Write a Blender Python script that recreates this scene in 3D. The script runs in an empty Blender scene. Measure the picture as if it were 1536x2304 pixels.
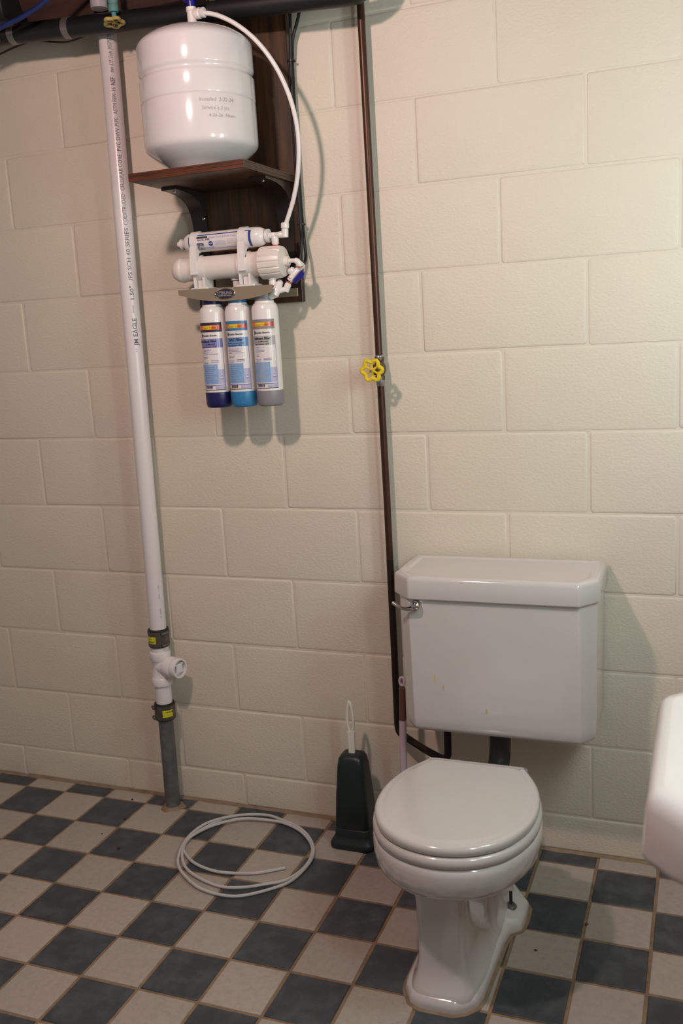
import bpy, bmesh, math, random
from mathutils import Vector, Matrix
random.seed(7)
S = bpy.context.scene
C = S.collection
PI = math.pi
sin, cos = math.sin, math.cos

# ------------------------------------------------------------------ camera
cam = bpy.data.cameras.new('camera')
camo = bpy.data.objects.new('camera', cam); C.objects.link(camo)
camo.location = (1.69531, -2.34153, 1.38644)
camo.rotation_mode = 'XYZ'
camo.rotation_euler = (1.3833, 0.05646, 0.36568)
cam.sensor_fit = 'VERTICAL'; cam.sensor_height = 36.0
cam.lens = 2133.65 / 2304 * 36.0
cam.clip_start = 0.02
cam.dof.use_dof = True; cam.dof.focus_distance = 2.4; cam.dof.aperture_fstop = 4.0
S.camera = camo

# ------------------------------------------------------------------ world, lights, exposure
w = bpy.data.worlds.new('world'); S.world = w; w.use_nodes = True
w.node_tree.nodes['Background'].inputs[0].default_value = (1.0, 0.93, 0.86, 1)
w.node_tree.nodes['Background'].inputs[1].default_value = 0.21

def lamp(name, loc, power, col, radius):
    l = bpy.data.lights.new(name, 'POINT'); l.energy = power; l.color = col; l.shadow_soft_size = radius
    o = bpy.data.objects.new(name, l); C.objects.link(o); o.location = loc
    return o
lamp('ceiling_bulb', (0.74, -1.42, 2.30), 43.0, (1.0, 0.735, 0.665), 0.045)
al = bpy.data.lights.new('ceiling_diffuser', 'AREA'); al.shape = 'DISK'; al.size = 0.12; al.energy = 5.4; al.color = (1.0, 0.735, 0.665)
ao = bpy.data.objects.new('ceiling_diffuser', al); C.objects.link(ao); ao.location = (0.74, -1.42, 2.29)   # faces straight down
for vy in (-0.80, -1.40):                 # two upright strips of bulbs beside the basin mirror
    for vz in (1.36, 1.49, 1.62, 1.75, 1.88):
        lamp('vanity_bulb', (1.98, vy, vz), 2.6, (0.77, 1.0, 1.03), 0.05)
S.view_settings.view_transform = 'Standard'
S.view_settings.look = 'None'
S.view_settings.gamma = 1.0
S.view_settings.use_curve_mapping = False
S.view_settings.exposure = 0.0

# ------------------------------------------------------------------ materials
MATS = {}
def mat(name, col, rough=0.5, metal=0.0, coat=0.0, noise=None, bump=None, objvar=0.0, spec=0.5, trans=0.0, alpha=1.0, sss=0.0):
    """noise = (scale, colour2, low, high[, stretch]); bump = (scale, strength, distance[, stretch])"""
    if name in MATS: return MATS[name]
    m = bpy.data.materials.new(name); m.use_nodes = True
    nt = m.node_tree; N = nt.nodes; L = nt.links
    b = N['Principled BSDF']
    b.inputs['Base Color'].default_value = (*col, 1)
    b.inputs['Roughness'].default_value = rough
    b.inputs['Metallic'].default_value = metal
    b.inputs['Coat Weight'].default_value = coat
    b.inputs['Coat Roughness'].default_value = 0.06
    b.inputs['Specular IOR Level'].default_value = spec
    b.inputs['Transmission Weight'].default_value = trans
    b.inputs['Alpha'].default_value = alpha
    tc = N.new('ShaderNodeTexCoord'); vec = tc.outputs['Object']
    if objvar:
        oi = N.new('ShaderNodeObjectInfo'); ad = N.new('ShaderNodeVectorMath'); ad.operation = 'MULTIPLY_ADD'
        ad.inputs[1].default_value = (37.1, 53.7, 11.3)
        L.new(oi.outputs['Random'], ad.inputs[0]); L.new(vec, ad.inputs[2]); vec = ad.outputs[0]
    def stretched(s):
        if not s: return vec
        mp = N.new('ShaderNodeMapping'); mp.inputs['Scale'].default_value = s
        L.new(vec, mp.inputs[0]); return mp.outputs[0]
    csock = None
    if noise:
        n = N.new('ShaderNodeTexNoise'); n.inputs['Scale'].default_value = noise[0]; n.inputs['Detail'].default_value = 6
        n.inputs['Roughness'].default_value = 0.62
        L.new(stretched(noise[4] if len(noise) > 4 else None), n.inputs['Vector'])
        r = N.new('ShaderNodeValToRGB'); r.color_ramp.elements[0].position = noise[2]; r.color_ramp.elements[1].position = noise[3]
        r.color_ramp.elements[0].color = (*col, 1); r.color_ramp.elements[1].color = (*noise[1], 1)
        L.new(n.outputs['Fac'], r.inputs[0]); csock = r.outputs[0]
    if objvar:
        hs = N.new('ShaderNodeHueSaturation'); mr = N.new('ShaderNodeMapRange')
        mr.inputs[3].default_value = 1 - objvar; mr.inputs[4].default_value = 1 + objvar
        L.new(oi.outputs['Random'], mr.inputs[0]); L.new(mr.outputs[0], hs.inputs['Value'])
        if csock: L.new(csock, hs.inputs['Color'])
        else: hs.inputs['Color'].default_value = (*col, 1)
        csock = hs.outputs[0]
    if csock: L.new(csock, b.inputs['Base Color'])
    if bump:
        n = N.new('ShaderNodeTexNoise'); n.inputs['Scale'].default_value = bump[0]; n.inputs['Detail'].default_value = 5
        L.new(stretched(bump[3] if len(bump) > 3 else None), n.inputs['Vector'])
        bp = N.new('ShaderNodeBump'); bp.inputs['Strength'].default_value = bump[1]; bp.inputs['Distance'].default_value = bump[2]
        L.new(n.outputs['Fac'], bp.inputs['Height']); L.new(bp.outputs[0], b.inputs['Normal'])
    MATS[name] = m
    return m

WALL = mat('painted_block', (0.70, 0.628, 0.52), 0.55, noise=(3, (0.67, 0.595, 0.50), 0.3, 0.7), bump=(120, 0.32, 0.004, (1, 1, 1.5)))
MORTAR = mat('painted_mortar', (0.68, 0.605, 0.51), 0.6, bump=(60, 0.3, 0.003))
TILE_L = mat('pale_tile', (0.405, 0.352, 0.304), 0.42, noise=(70, (0.345, 0.297, 0.254), 0.42, 0.75), bump=(160, 0.06, 0.001), objvar=0.05)
TILE_D = mat('slate_blue_tile', (0.040, 0.047, 0.056), 0.45, noise=(22, (0.085, 0.097, 0.110), 0.42, 0.78), bump=(90, 0.12, 0.001), objvar=0.10)
GROUT = mat('brown_grout', (0.27, 0.18, 0.11), 0.9, noise=(25, (0.16, 0.10, 0.065), 0.4, 0.7), bump=(200, 0.3, 0.001))
CAULK = mat('old_caulk', (0.26, 0.19, 0.125), 0.85, noise=(30, (0.2, 0.13, 0.08), 0.4, 0.7), bump=(120, 0.4, 0.002))
CHINA = mat('white_porcelain', (0.595, 0.56, 0.55), 0.12, coat=0.6, noise=(6, (0.58, 0.545, 0.53), 0.3, 0.7))
SEATM = mat('glossy_seat_enamel', (0.545, 0.515, 0.495), 0.16, coat=0.5)
STAIN = mat('yellow_stain', (0.55, 0.45, 0.16), 0.5)
CHIP = mat('black_chip', (0.015, 0.013, 0.012), 0.6)
CHROME = mat('chrome', (0.62, 0.60, 0.58), 0.09, 1.0)
STEEL = mat('brushed_steel', (0.36, 0.29, 0.215), 0.36, 0.45, bump=(300, 0.05, 0.001, (0.05, 1, 1)))
ZINC = mat('dull_zinc', (0.36, 0.35, 0.34), 0.45, 1.0)
GALV = mat('galvanised_iron', (0.145, 0.145, 0.145), 0.55, 0.55, noise=(28, (0.23, 0.23, 0.225), 0.42, 0.72), bump=(80, 0.12, 0.001))
PVC = mat('white_pvc', (0.74, 0.70, 0.71), 0.28, noise=(3, (0.71, 0.67, 0.68), 0.3, 0.7))
TEE = mat('tee_white', (0.76, 0.72, 0.72), 0.22)
INK = mat('grey_ink', (0.13, 0.13, 0.16), 0.6)
PENCIL = mat('pencil_line', (0.40, 0.37, 0.37), 0.7)
RUBBER = mat('black_rubber', (0.015, 0.014, 0.013), 0.55)
SHIELD = mat('dark_steel_band', (0.13, 0.115, 0.10), 0.42, 0.7, noise=(60, (0.20, 0.18, 0.16), 0.45, 0.7))
YLABEL = mat('yellow_sticker', (0.62, 0.60, 0.02), 0.5)
BLK = mat('black_print', (0.02, 0.018, 0.02), 0.5)
ABS = mat('black_abs_pipe', (0.008, 0.008, 0.008), 0.42)
CABLE = mat('black_cable_jacket', (0.010, 0.010, 0.011), 0.4)
WIRE = mat('dark_red_wire', (0.045, 0.018, 0.014), 0.5)
BLUEC = mat('blue_jacket', (0.010, 0.022, 0.115), 0.4)
STRAP = mat('strap_steel', (0.30, 0.28, 0.26), 0.4, 0.8)
VERD = mat('verdigris_brass', (0.09, 0.27, 0.27), 0.7, 0.2, noise=(60, (0.25, 0.17, 0.08), 0.5, 0.7))
YEL = mat('yellow_enamel', (0.74, 0.55, 0.015), 0.35)
OLDYEL = mat('faded_yellow_enamel', (0.42, 0.32, 0.09), 0.5)
COPPER = mat('tarnished_copper', (0.088, 0.040, 0.026), 0.38, 0.65, noise=(14, (0.050, 0.025, 0.017), 0.4, 0.68, (1, 1, 0.3)))
DKCOP = mat('blackened_copper', (0.030, 0.021, 0.017), 0.4, 0.6, noise=(70, (0.13, 0.115, 0.10), 0.66, 0.75))
BRASS = mat('dark_brass', (0.16, 0.115, 0.075), 0.42, 0.75, noise=(40, (0.09, 0.06, 0.04), 0.4, 0.7))
SOLDER = mat('solder', (0.38, 0.38, 0.40), 0.3, 0.9)
WOOD = mat('dark_stained_plywood', (0.026, 0.0115, 0.005), 0.36, noise=(7, (0.105, 0.046, 0.018), 0.38, 0.72, (7, 7, 0.5)), bump=(40, 0.1, 0.001, (6, 6, 0.4)))
WOODR = mat('red_stained_plywood_edge', (0.115, 0.032, 0.013), 0.4, noise=(9, (0.035, 0.012, 0.008), 0.4, 0.7, (1, 1, 24)))
BRKT = mat('dark_brown_bracket', (0.022, 0.014, 0.012), 0.3)
JOIST = mat('old_joist_wood', (0.035, 0.013, 0.009), 0.75, noise=(8, (0.065, 0.027, 0.018), 0.4, 0.7, (1, 6, 6)))
TANKM = mat('white_tank_paint', (0.66, 0.635, 0.65), 0.13, coat=0.5)
WPLA = mat('white_plastic', (0.76, 0.72, 0.70), 0.2)
WPLA2 = mat('cream_plastic', (0.72, 0.655, 0.61), 0.35)
TUBEM = mat('white_tube', (0.74, 0.71, 0.71), 0.3)
CLEAR = mat('milky_clear_tube', (0.74, 0.72, 0.71), 0.22, trans=0.35, alpha=1.0)
NAVY = mat('navy_plastic', (0.012, 0.010, 0.085), 0.35)
BLUE = mat('mid_blue_plastic', (0.03, 0.19, 0.42), 0.35)
GREYP = mat('grey_plastic', (0.235, 0.225, 0.245), 0.4)
DBLUE = mat('deep_blue_lever', (0.015, 0.012, 0.22), 0.3)
LWHITE = mat('label_white', (0.70, 0.66, 0.66), 0.2)
LBLUE = mat('label_light_blue', (0.20, 0.36, 0.60), 0.2, noise=(40, (0.28, 0.42, 0.64), 0.35, 0.7))
LPURP = mat('label_purple', (0.20, 0.19, 0.42), 0.2)
LLILAC = mat('label_lilac', (0.42, 0.40, 0.58), 0.2)
LMID = mat('label_mid_blue', (0.14, 0.27, 0.52), 0.2)
LDEEP = mat('label_deep_blue', (0.02, 0.055, 0.25), 0.3)
LGREY = mat('label_grey', (0.40, 0.375, 0.385), 0.2)
LORANGE = mat('label_orange', (0.72, 0.20, 0.03), 0.2)
LYELLOW = mat('label_yellow', (0.78, 0.55, 0.04), 0.2)
LRED = mat('label_red', (0.55, 0.03, 0.02), 0.2)
LDARK = mat('label_black', (0.02, 0.015, 0.035), 0.45)
GREEN = mat('dark_green_plastic', (0.008, 0.016, 0.017), 0.4)
HWHITE = mat('ivory_handle', (0.70, 0.67, 0.58), 0.4)
LILAC = mat('lilac_enamel', (0.56, 0.46, 0.54), 0.35)
BROWNB = mat('brown_band', (0.13, 0.060, 0.045), 0.5)
CRUMB = mat('dark_crumb', (0.045, 0.018, 0.014), 0.9)
GREYF = mat('grey_fitting', (0.42, 0.40, 0.44), 0.4)

# ------------------------------------------------------------------ helpers
def V3(p): return Vector(p)
def basis(d):
    d = Vector(d).normalized()
    a = Vector((0, 0, 1)) if abs(d.z) < 0.9 else Vector((0, 1, 0))
    x = a.cross(d).normalized(); y = d.cross(x)
    return x, y, d
def spline(pts, n=6):
    P = [Vector(p) for p in pts]; out = []
    for i in range(len(P) - 1):
        p0 = P[max(i-1, 0)]; p1 = P[i]; p2 = P[i+1]; p3 = P[min(i+2, len(P)-1)]
        for k in range(n):
            t = k / n
            out.append(0.5 * ((2*p1) + (p2-p0)*t + (2*p0-5*p1+4*p2-p3)*t*t + (3*p1-p0-3*p2+p3)*t*t*t))
    out.append(P[-1]); return out

class MB:
    def __init__(s): s.v = []; s.f = []; s.m = []
    def add(s, vs, fs, mi=0):
        o = len(s.v); s.v += [tuple(p) for p in vs]
        for f in fs: s.f.append([i+o for i in f]); s.m.append(mi)
        return s
    def loft(s, rings, cap0=True, cap1=True, mi=0):
        n = len(rings[0]); vs = [p for r in rings for p in r]; fs = []
        for k in range(len(rings)-1):
            for i in range(n):
                j = (i+1) % n; fs.append([k*n+i, k*n+j, (k+1)*n+j, (k+1)*n+i])
        if cap0: fs.append(list(range(n))[::-1])
        if cap1: fs.append([(len(rings)-1)*n+i for i in range(n)])
        return s.add(vs, fs, mi)
    def lathe(s, prof, o=(0, 0, 0), axis=(0, 0, 1), n=24, mi=0, rf=None):
        x, y, d = basis(axis); o = Vector(o); rings = []
        for r, t in prof:
            rings.append([o + d*t + (x*cos(2*PI*i/n) + y*sin(2*PI*i/n)) * max(r, 1e-5) * (rf(2*PI*i/n) if rf else 1) for i in range(n)])
        return s.loft(rings, True, True, mi)
    def tube(s, path, r, n=8, mi=0, closed=False):
        P = [Vector(p) for p in path]; rings = []; x = None; m = len(P)
        for i, p in enumerate(P):
            if closed: d = (P[(i+1) % m] - P[i-1]).normalized()
            else: d = (P[min(i+1, m-1)] - P[max(i-1, 0)]).normalized()
            if x is None: x = basis(d)[0]
            else:
                x = (x - d*x.dot(d)).normalized()
            y = d.cross(x); rr = r[i] if isinstance(r, (list, tuple)) else r
            rings.append([p + (x*cos(2*PI*k/n) + y*sin(2*PI*k/n))*rr for k in range(n)])
        if closed: rings.append(rings[0]); return s.loft(rings, False, False, mi)
        return s.loft(rings, True, True, mi)
    def box(s, c, d, b=0.0, mi=0):
        cx, cy, cz = c; hx, hy, hz = d[0]/2, d[1]/2, d[2]/2
        def ring(z, i):
            e = b*0.7
            return [(cx+sx*(hx-i), cy+sy*(hy-i-e*q), cz+z) if q == 1 else (cx+sx*(hx-i-e), cy+sy*(hy-i), cz+z)
                    for sx, sy, q in ((1, -1, 1), (1, 1, 1), (1, 1, 0), (-1, 1, 0), (-1, 1, 1), (-1, -1, 1), (-1, -1, 0), (1, -1, 0))] if b else \
                   [(cx-hx+i, cy-hy+i, cz+z), (cx+hx-i, cy-hy+i, cz+z), (cx+hx-i, cy+hy-i, cz+z), (cx-hx+i, cy+hy-i, cz+z)]
        if b: return s.loft([ring(-hz, b), ring(-hz+b, 0), ring(hz-b, 0), ring(hz, b)], mi=mi)
        return s.loft([ring(-hz, 0), ring(hz, 0)], mi=mi)
    def extrude_poly(s, pts, d, mi=0):
        """pts: closed planar polygon in 3-D; d: offset vector"""
        d = Vector(d); return s.loft([[Vector(p) for p in pts], [Vector(p)+d for p in pts]], mi=mi)
    def patch(s, cx, cy, r, a0, a1, z0, z1, mi=0, n=8, th=0.0):
        """curved patch on a vertical cylinder; angle 0 faces -y, positive towards +x"""
        vs = []; fs = []
        for k in range(n+1):
            a = a0 + (a1-a0)*k/n
            for z in (z0, z1): vs.append((cx + r*sin(a), cy - r*cos(a), z))
        for k in range(n): fs.append([2*k, 2*k+2, 2*k+3, 2*k+1])
        return s.add(vs, fs, mi)
    def build(s, name, mats, parent=None, angle=40, flip=True, **props):
        me = bpy.data.meshes.new(name)
        o = Vector(parent['_o']) if parent is not None else Vector((0, 0, 0))
        me.from_pydata([tuple(Vector(p)-o) for p in s.v], [], s.f)
        if not isinstance(mats, (list, tuple)): mats = [mats]
        for m in mats: me.materials.append(m)
        me.polygons.foreach_set('material_index', s.m)
        if flip:
            bm = bmesh.new(); bm.from_mesh(me); bmesh.ops.recalc_face_normals(bm, faces=bm.faces); bm.to_mesh(me); bm.free()
        me.polygons.foreach_set('use_smooth', [True]*len(me.polygons))
        me.set_sharp_from_angle(angle=math.radians(angle)); me.update()
        ob = bpy.data.objects.new(name, me); C.objects.link(ob)
        ob['_o'] = tuple(o)
        if parent is not None: ob.parent = parent
        for k, v in props.items(): ob[k] = v
        return ob

def thing(name, label, cat, loc=(0, 0, 0), group=None):
    o = bpy.data.objects.new(name, None); C.objects.link(o); o.empty_display_size = 0.05
    o.location = loc; o['label'] = label; o['category'] = cat; o['_o'] = tuple(loc)
    if group: o['group'] = group
    return o
def tag(o, label, cat, group=None):
    o['label'] = label; o['category'] = cat
    if group: o['group'] = group
    return o
def recentre(o, loc):
    """give a top-level mesh its origin at loc"""
    loc = Vector(loc); o.data.transform(Matrix.Translation(-loc)); o.location = loc; return o

def text_mesh(body, size, cuts=0, cut_axis=1, shear=0.0, bold=0.0, align='LEFT', sx=1.0):
    cu = bpy.data.curves.new('t', 'FONT'); cu.body = body; cu.size = size; cu.shear = shear
    cu.resolution_u = 2; cu.align_x = align; cu.offset = bold
    ob = bpy.data.objects.new('t', cu); me = bpy.data.meshes.new_from_object(ob)
    bm = bmesh.new(); bm.from_mesh(me)
    if sx != 1.0: bmesh.ops.scale(bm, vec=(sx, 1, 1), verts=bm.verts)
    if cuts and bm.verts:
        lo = min(v.co[cut_axis] for v in bm.verts); hi = max(v.co[cut_axis] for v in bm.verts)
        no = Vector((0, 0, 0)); no[cut_axis] = 1
        for k in range(1, cuts+1):
            co = Vector((0, 0, 0)); co[cut_axis] = lo + (hi-lo)*k/(cuts+1)
            bmesh.ops.bisect_plane(bm, geom=bm.verts[:]+bm.edges[:]+bm.faces[:], plane_co=co, plane_no=no)
    vs = [v.co.copy() for v in bm.verts]; bm.verts.index_update(); fs = [[v.index for v in f.verts] for f in bm.faces]
    bm.free(); bpy.data.objects.remove(ob); bpy.data.curves.remove(cu); bpy.data.meshes.remove(me)
    return vs, fs

# ------------------------------------------------------------------ structure: back wall of concrete blocks
zG, BH = 0.91574, 0.2032
wall = MB().box((0.64, 0.1014, 1.245), (3.24, 0.20, 2.53)).build('wall_back', MORTAR, kind='structure', label='cream painted concrete block wall behind the toilet')
def block(x0, x1, z0, z1):
    e = 0.0022; j = lambda: random.uniform(-0.0016, 0.0016)
    x0 += e + j(); x1 -= e + j(); z0 += e + j()*0.8; z1 -= e + j()*0.8
    dy = random.uniform(-0.0007, 0.0007); m = MB(); rings = []
    cut = random.uniform(0.002, 0.006)
    for ins, y in ((-0.0005, 0.004), (0.0004, 0.0014), (0.0024, 0.0004+dy), (0.0065, dy)):
        a, b, c, d, k = x0+ins, x1-ins, z0+ins, z1-ins, cut
        k = min(k, (d-c)/3)
        rings.append([(a+k, y, c), (b-k, y, c), (b, y, c+k), (b, y, d-k), (b-k, y, d), (a+k, y, d), (a, y, d-k), (a, y, c+k)])
    m.loft(rings, cap0=False, cap1=True)
    return m.build('concrete_block', WALL, wall, angle=75)
for r in range(-2, 11):
    z1 = zG - BH*(r-6); z0 = z1 - BH
    z0 = max(z0, 0.0); z1 = min(z1, 2.50)
    if z1 - z0 < 0.02: continue
    off = 0.0 if r % 2 == 0 else 0.2032
    x = -1.2192 + off - 0.4064
    while x < 2.10:
        a, b = max(x, -0.95), min(x+0.4064, 2.10)
        if b - a > 0.03: block(a, b, z0, z1)
        x += 0.4064
wr = MB().box((2.18, -1.75, 1.245), (0.20, 3.5, 2.53)).build('wall_right', WALL, kind='structure', label='painted side wall that carries the wash basin')

# floor: grout bed with tiles as parts
floor = MB().box((0.58, -1.75, -0.0525), (3.2, 3.5, 0.10)).build('floor', GROUT, kind='structure', label='checkerboard tiled floor with brown grout')
PX, PY, OX, OY, ROT = 0.1496, 0.14786, -0.35595, 0.083, 0.0015
def tile_mesh(w, d, m):
    g = 0.0036; b = 0.0016; hx, hy = w/2-g, d/2-g
    mb = MB(); rings = []
    for ins, z in ((0.0, -0.006), (0.0, -0.0016), (b, -0.0002), (b*2.2, 0.0)):
        rings.append([(-hx+ins, -hy+ins, z), (hx-ins, -hy+ins, z), (hx-ins, hy-ins, z), (-hx+ins, hy-ins, z)])
    mb.loft(rings, cap0=False)
    o = mb.build('tile', m, angle=50); me = o.data; bpy.data.objects.remove(o); return me
TM = {}
for i in range(-3, 16):
    for j in range(0, 13):
        dark = (i+j) % 2; ytop = OY - PY*j; ybot = ytop - PY
        ytop = min(ytop, -0.006)
        if ytop - ybot < 0.02: continue
        cut = j == 0; key = (dark, round(ytop-ybot, 3))
        if key not in TM: TM[key] = tile_mesh(PX, ytop-ybot, TILE_D if dark else TILE_L)
        x = OX + PX*(i+0.5); y = (ytop+ybot)/2
        X = OX + (x-OX)*cos(ROT) - (y-OY)*sin(ROT); Y = OY + (x-OX)*sin(ROT) + (y-OY)*cos(ROT)
        o = bpy.data.objects.new('tile', TM[key]); C.objects.link(o); o.parent = floor
        o.location = (X, Y, random.uniform(-0.0003, 0.0)); o.rotation_euler = (random.uniform(-.002, .002), random.uniform(-.002, .002), ROT + random.uniform(-0.004, 0.004))
# tiles further towards the viewer, outside the picture, joined
for dark, m in ((0, TILE_L), (1, TILE_D)):
    mb = MB()
    for i in range(-3, 16):
        for j in range(13, 23):
            if (i+j) % 2 == dark:
                x = OX + PX*(i+0.5); y = OY - PY*(j+0.5); mb.box((x, y, -0.0032), (PX-0.0072, PY-0.0072, 0.006))
    mb.build('tile_field', m, floor, kind='stuff')

# dirty seam where the floor meets the wall
random.seed(11)
mb = MB(); n = 90; lo = []; hi = []
for k in range(n+1):
    x = -0.9 + 2.96*k/n; t = 0.006 + 0.006*random.random()
    lo.append((x, -t-0.003, -0.0008)); hi.append((x, -0.0005, t*0.55))
mb.add(lo+hi, [[k, k+1, n+1+k+1, n+1+k] for k in range(n)])
mb.build('baseboard_back', CAULK, kind='structure', label='crumbling brown caulk seam along the foot of the wall')

# ceiling with joists (only just seen top left)
ceil = MB().box((0.58, -1.75, 2.565), (3.2, 3.5, 0.05)).build('ceiling', JOIST, kind='structure', label='open dark wooden joists over the basement room')
for x in (-0.78, -0.40, 0.0, 0.41, 0.82, 1.23, 1.64):
    MB().box((x, -1.75, 2.44), (0.04, 3.45, 0.20), 0.003).build('joist', JOIST, ceil)
MB().box((0.58, -0.0205, 2.279), (3.0, 0.038, 0.094), 0.003).build('sill_plate', JOIST, ceil)
MB().box((0.58, -0.03, 2.42), (3.0, 0.035, 0.19), 0.003).build('rim_board', JOIST, ceil)

# ------------------------------------------------------------------ drain pipe at left
def px_at(z): return 0.190 + (0.2175-0.190)*z/2.2
def pt(z): return Vector((px_at(z), -0.062, z))
dp = thing('drain_pipe', 'white plastic drain pipe with tee and grey iron foot, left on the wall', 'pipe', (0.19, -0.062, 0))
ax = (pt(2.2)-pt(0)).normalized()
R_ = 0.0241
MB().lathe([(R_, 0), (R_, 2.21-0.563), (R_*0.98, 2.212-0.563)], pt(0.553), ax, 32).build('upper_pipe', PVC, dp)
MB().lathe([(0.0215, 0), (0.0225, 0.02), (0.0222, 0.325)], pt(0.0), ax, 28).build('iron_pipe', GALV, dp, label='dark grey galvanised iron foot of the pipe')
MB().lathe([(R_, 0), (R_, 0.06)], pt(0.335), ax, 28).build('stub_pipe', PVC, dp)
MB().lathe([(0.026, 0), (0.026, 0.02)], pt(0.495), ax, 28).build('hub_pipe', PVC, dp)
t = MB()
t.lathe([(0.0255, 0), (0.0300, 0.002), (0.0305, 0.004), (0.0305, 0.022), (0.0290, 0.024), (0.0275, 0.026), (0.0272, 0.075), (0.0290, 0.078), (0.0305, 0.080), (0.0305, 0.101), (0.0300, 0.103), (0.0255, 0.105)], pt(0.393), ax, 32)
bd = Vector((0.975, -0.22, 0.02)).normalized(); bo = pt(0.452)
t.lathe([(0.0275, 0), (0.0275, 0.030), (0.0305, 0.033), (0.0305, 0.052), (0.0295, 0.054), (0.0270, 0.054)], bo, bd, 32)
t.build('tee_fitting', TEE, dp)
pl = MB()
pl.lathe([(0.0268, 0.050), (0.0290, 0.052), (0.0292, 0.056), (0.0292, 0.074), (0.0280, 0.0765), (0.0240, 0.0765), (0.0238, 0.062), (0.001, 0.062)], bo, bd, 32)
plug = pl.build('cleanout_plug', TEE, dp, label='white threaded cleanout plug with square recess')
x_, y_, d_ = basis(bd)
c_ = bo + bd*0.067
g = MB()
for a in (-1, 1):
    q = c_ + y_*a*0.0125
    pts = [q - x_*0.018 - y_*0.0018, q + x_*0.018 - y_*0.0018, q + x_*0.018 + y_*0.0018, q - x_*0.018 + y_*0.0018]
    g.extrude_poly([p - bd*0.005 for p in pts], bd*0.0105)
q = c_; pts = [q - x_*0.011 - y_*0.011, q + x_*0.011 - y_*0.011, q + x_*0.011 + y_*0.011, q - x_*0.011 + y_*0.011]
g.extrude_poly([p - bd*0.005 for p in pts], bd*0.0115)
g.build('wrench_boss', TEE, plug)
def coupling(zb, h, a0, lab, lines, sa):
    cp = MB().lathe([(0.0262, 0), (0.0295, 0.0005), (0.0302, 0.002), (0.0302, h-0.004), (0.0297, h-0.001), (0.0262, h)], pt(zb), ax, 32).build('rubber_coupling', RUBBER, dp, label='dark rubber coupling with steel bands and yellow sticker')
    MB().lathe([(0.0303, 0.006), (0.0309, 0.0065), (0.0309, h-0.0085), (0.0303, h-0.008)], pt(zb), ax, 32).build('steel_sleeve', SHIELD, cp)
    for zz in (0.009, h-0.011):
        b = MB(); b.lathe([(0.0309, -0.005), (0.0316, -0.0045), (0.0316, 0.0045), (0.0309, 0.005)], pt(zb+zz), ax, 32)
        d = Vector((sin(sa), -cos(sa), 0)); tdir = Vector((cos(sa), sin(sa), 0))
        p = pt(zb+zz) + d*0.034
        b.lathe([(0.0001, -0.010), (0.0042, -0.010), (0.0042, -0.004), (0.0048, -0.004), (0.0048, 0.007), (0.0030, 0.009), (0.0030, 0.013), (0.0001, 0.013)], p, tdir, 10)
        b.build('clamp_band', SHIELD, cp)
    m = MB(); c = pt(zb+h/2); za, zc = zb+h*0.27, zb+h*0.27+0.021
    m.patch(c.x, c.y, 0.0316, a0, a0+0.98, za, zc, 0)
    for body, size, da, dz, bold in lines:
        vs, fs = text_mesh(body, size, 0, 0, 0, bold)
        m.add([(c.x + 0.0319*sin(a0+da+v.x/0.0316), c.y - 0.0319*cos(a0+da+v.x/0.0316), za+dz+v.y) for v in vs], fs, 1)
    m.build('sticker', [YLABEL, BLK], cp, flip=False)
coupling(0.513, 0.054, -0.72, 'x', [('PROFLEX', 0.0058, 0.08, 0.0030, 0.00018), ('No Hub', 0.0042, 0.15, 0.0125, 0), ('3', 0.0042, 0.82, 0.006, 0), ('4', 0.0042, 0.82, 0.014, 0)], 1.05)
coupling(0.286, 0.052, 0.32, 'x', [('PROFLEX', 0.0058, 0.30, 0.0130, 0.00018), ('No Hub', 0.0042, 0.42, 0.0050, 0), ('3', 0.0042, 0.08, 0.006, 0), ('4', 0.0042, 0.08, 0.0135, 0)], -0.75)
# printed line climbing the pipe
def pipe_text(body, size, z0, z1, bold=0.0, shear=0.0, mi=0):
    vs, fs = text_mesh(body, size, 2, 1, shear, bold)
    L0 = max(v.x for v in vs); k = (z1-z0)/L0; out = []
    for v in vs:
        z = z0 + v.x*k; c = pt(z); a = 0.575 + 0.10 + 0.42*(2.2-z)/0.85*0.5 - (v.y-size*0.35)/R_ 
        out.append((c.x + (R_+0.0004)*sin(a), c.y - (R_+0.0004)*cos(a), z))
    MB().add(out, fs).build('printed_text', INK, dp, flip=False)
pipe_text('JM EAGLE', 0.0175, 1.383, 1.455, 0.0002)
pipe_text('PW EAGLE', 0.0060, 1.470, 1.490)
pipe_text('1.50"', 0.0150, 1.502, 1.541, 0.0002)
pipe_text('IPS SCH 40 SERIES', 0.0155, 1.556, 1.692)
pipe_text('COEXTRUDED', 0.0155, 1.700, 1.780)
pipe_text('CELLULAR CORE', 0.0155, 1.788, 1.880)
pipe_text('PVC DWV PIPE', 0.0155, 1.888, 1.972)
pipe_text('ASTM F891-16', 0.0155, 1.980, 2.046)
pipe_text('NSF', 0.0165, 2.051, 2.071, 0.0004)
pipe_text('dwv -U.P. Code', 0.0155, 2.082, 2.134, 0, 0.25)
pipe_text('JM3G/JM35 ME', 0.0155, 2.138, 2.176, 0, 0.2)
pipe_text('K27', 0.0155, 2.184, 2.198, 0, 0.2)
# small emblem below the maker's name: two chevrons
pipe_text('^ ^', 0.011, 1.364, 1.374)
pipe_text('1.50  SCH 40', 0.006, 0.60, 0.63)
pipe_text('PVC - 1120', 0.005, 0.66, 0.70)
ck = MB(); ck.lathe([(0.0001, -0.0005), (0.036, -0.0005), (0.034, 0.003), (0.026, 0.007), (0.0001, 0.008)], (0.190, -0.062, 0), (0, 0, 1), 24, rf=lambda a: 1+0.10*sin(3*a+1)+0.06*sin(7*a))
ck.build('pipe_caulk', CAULK, floor)

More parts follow.
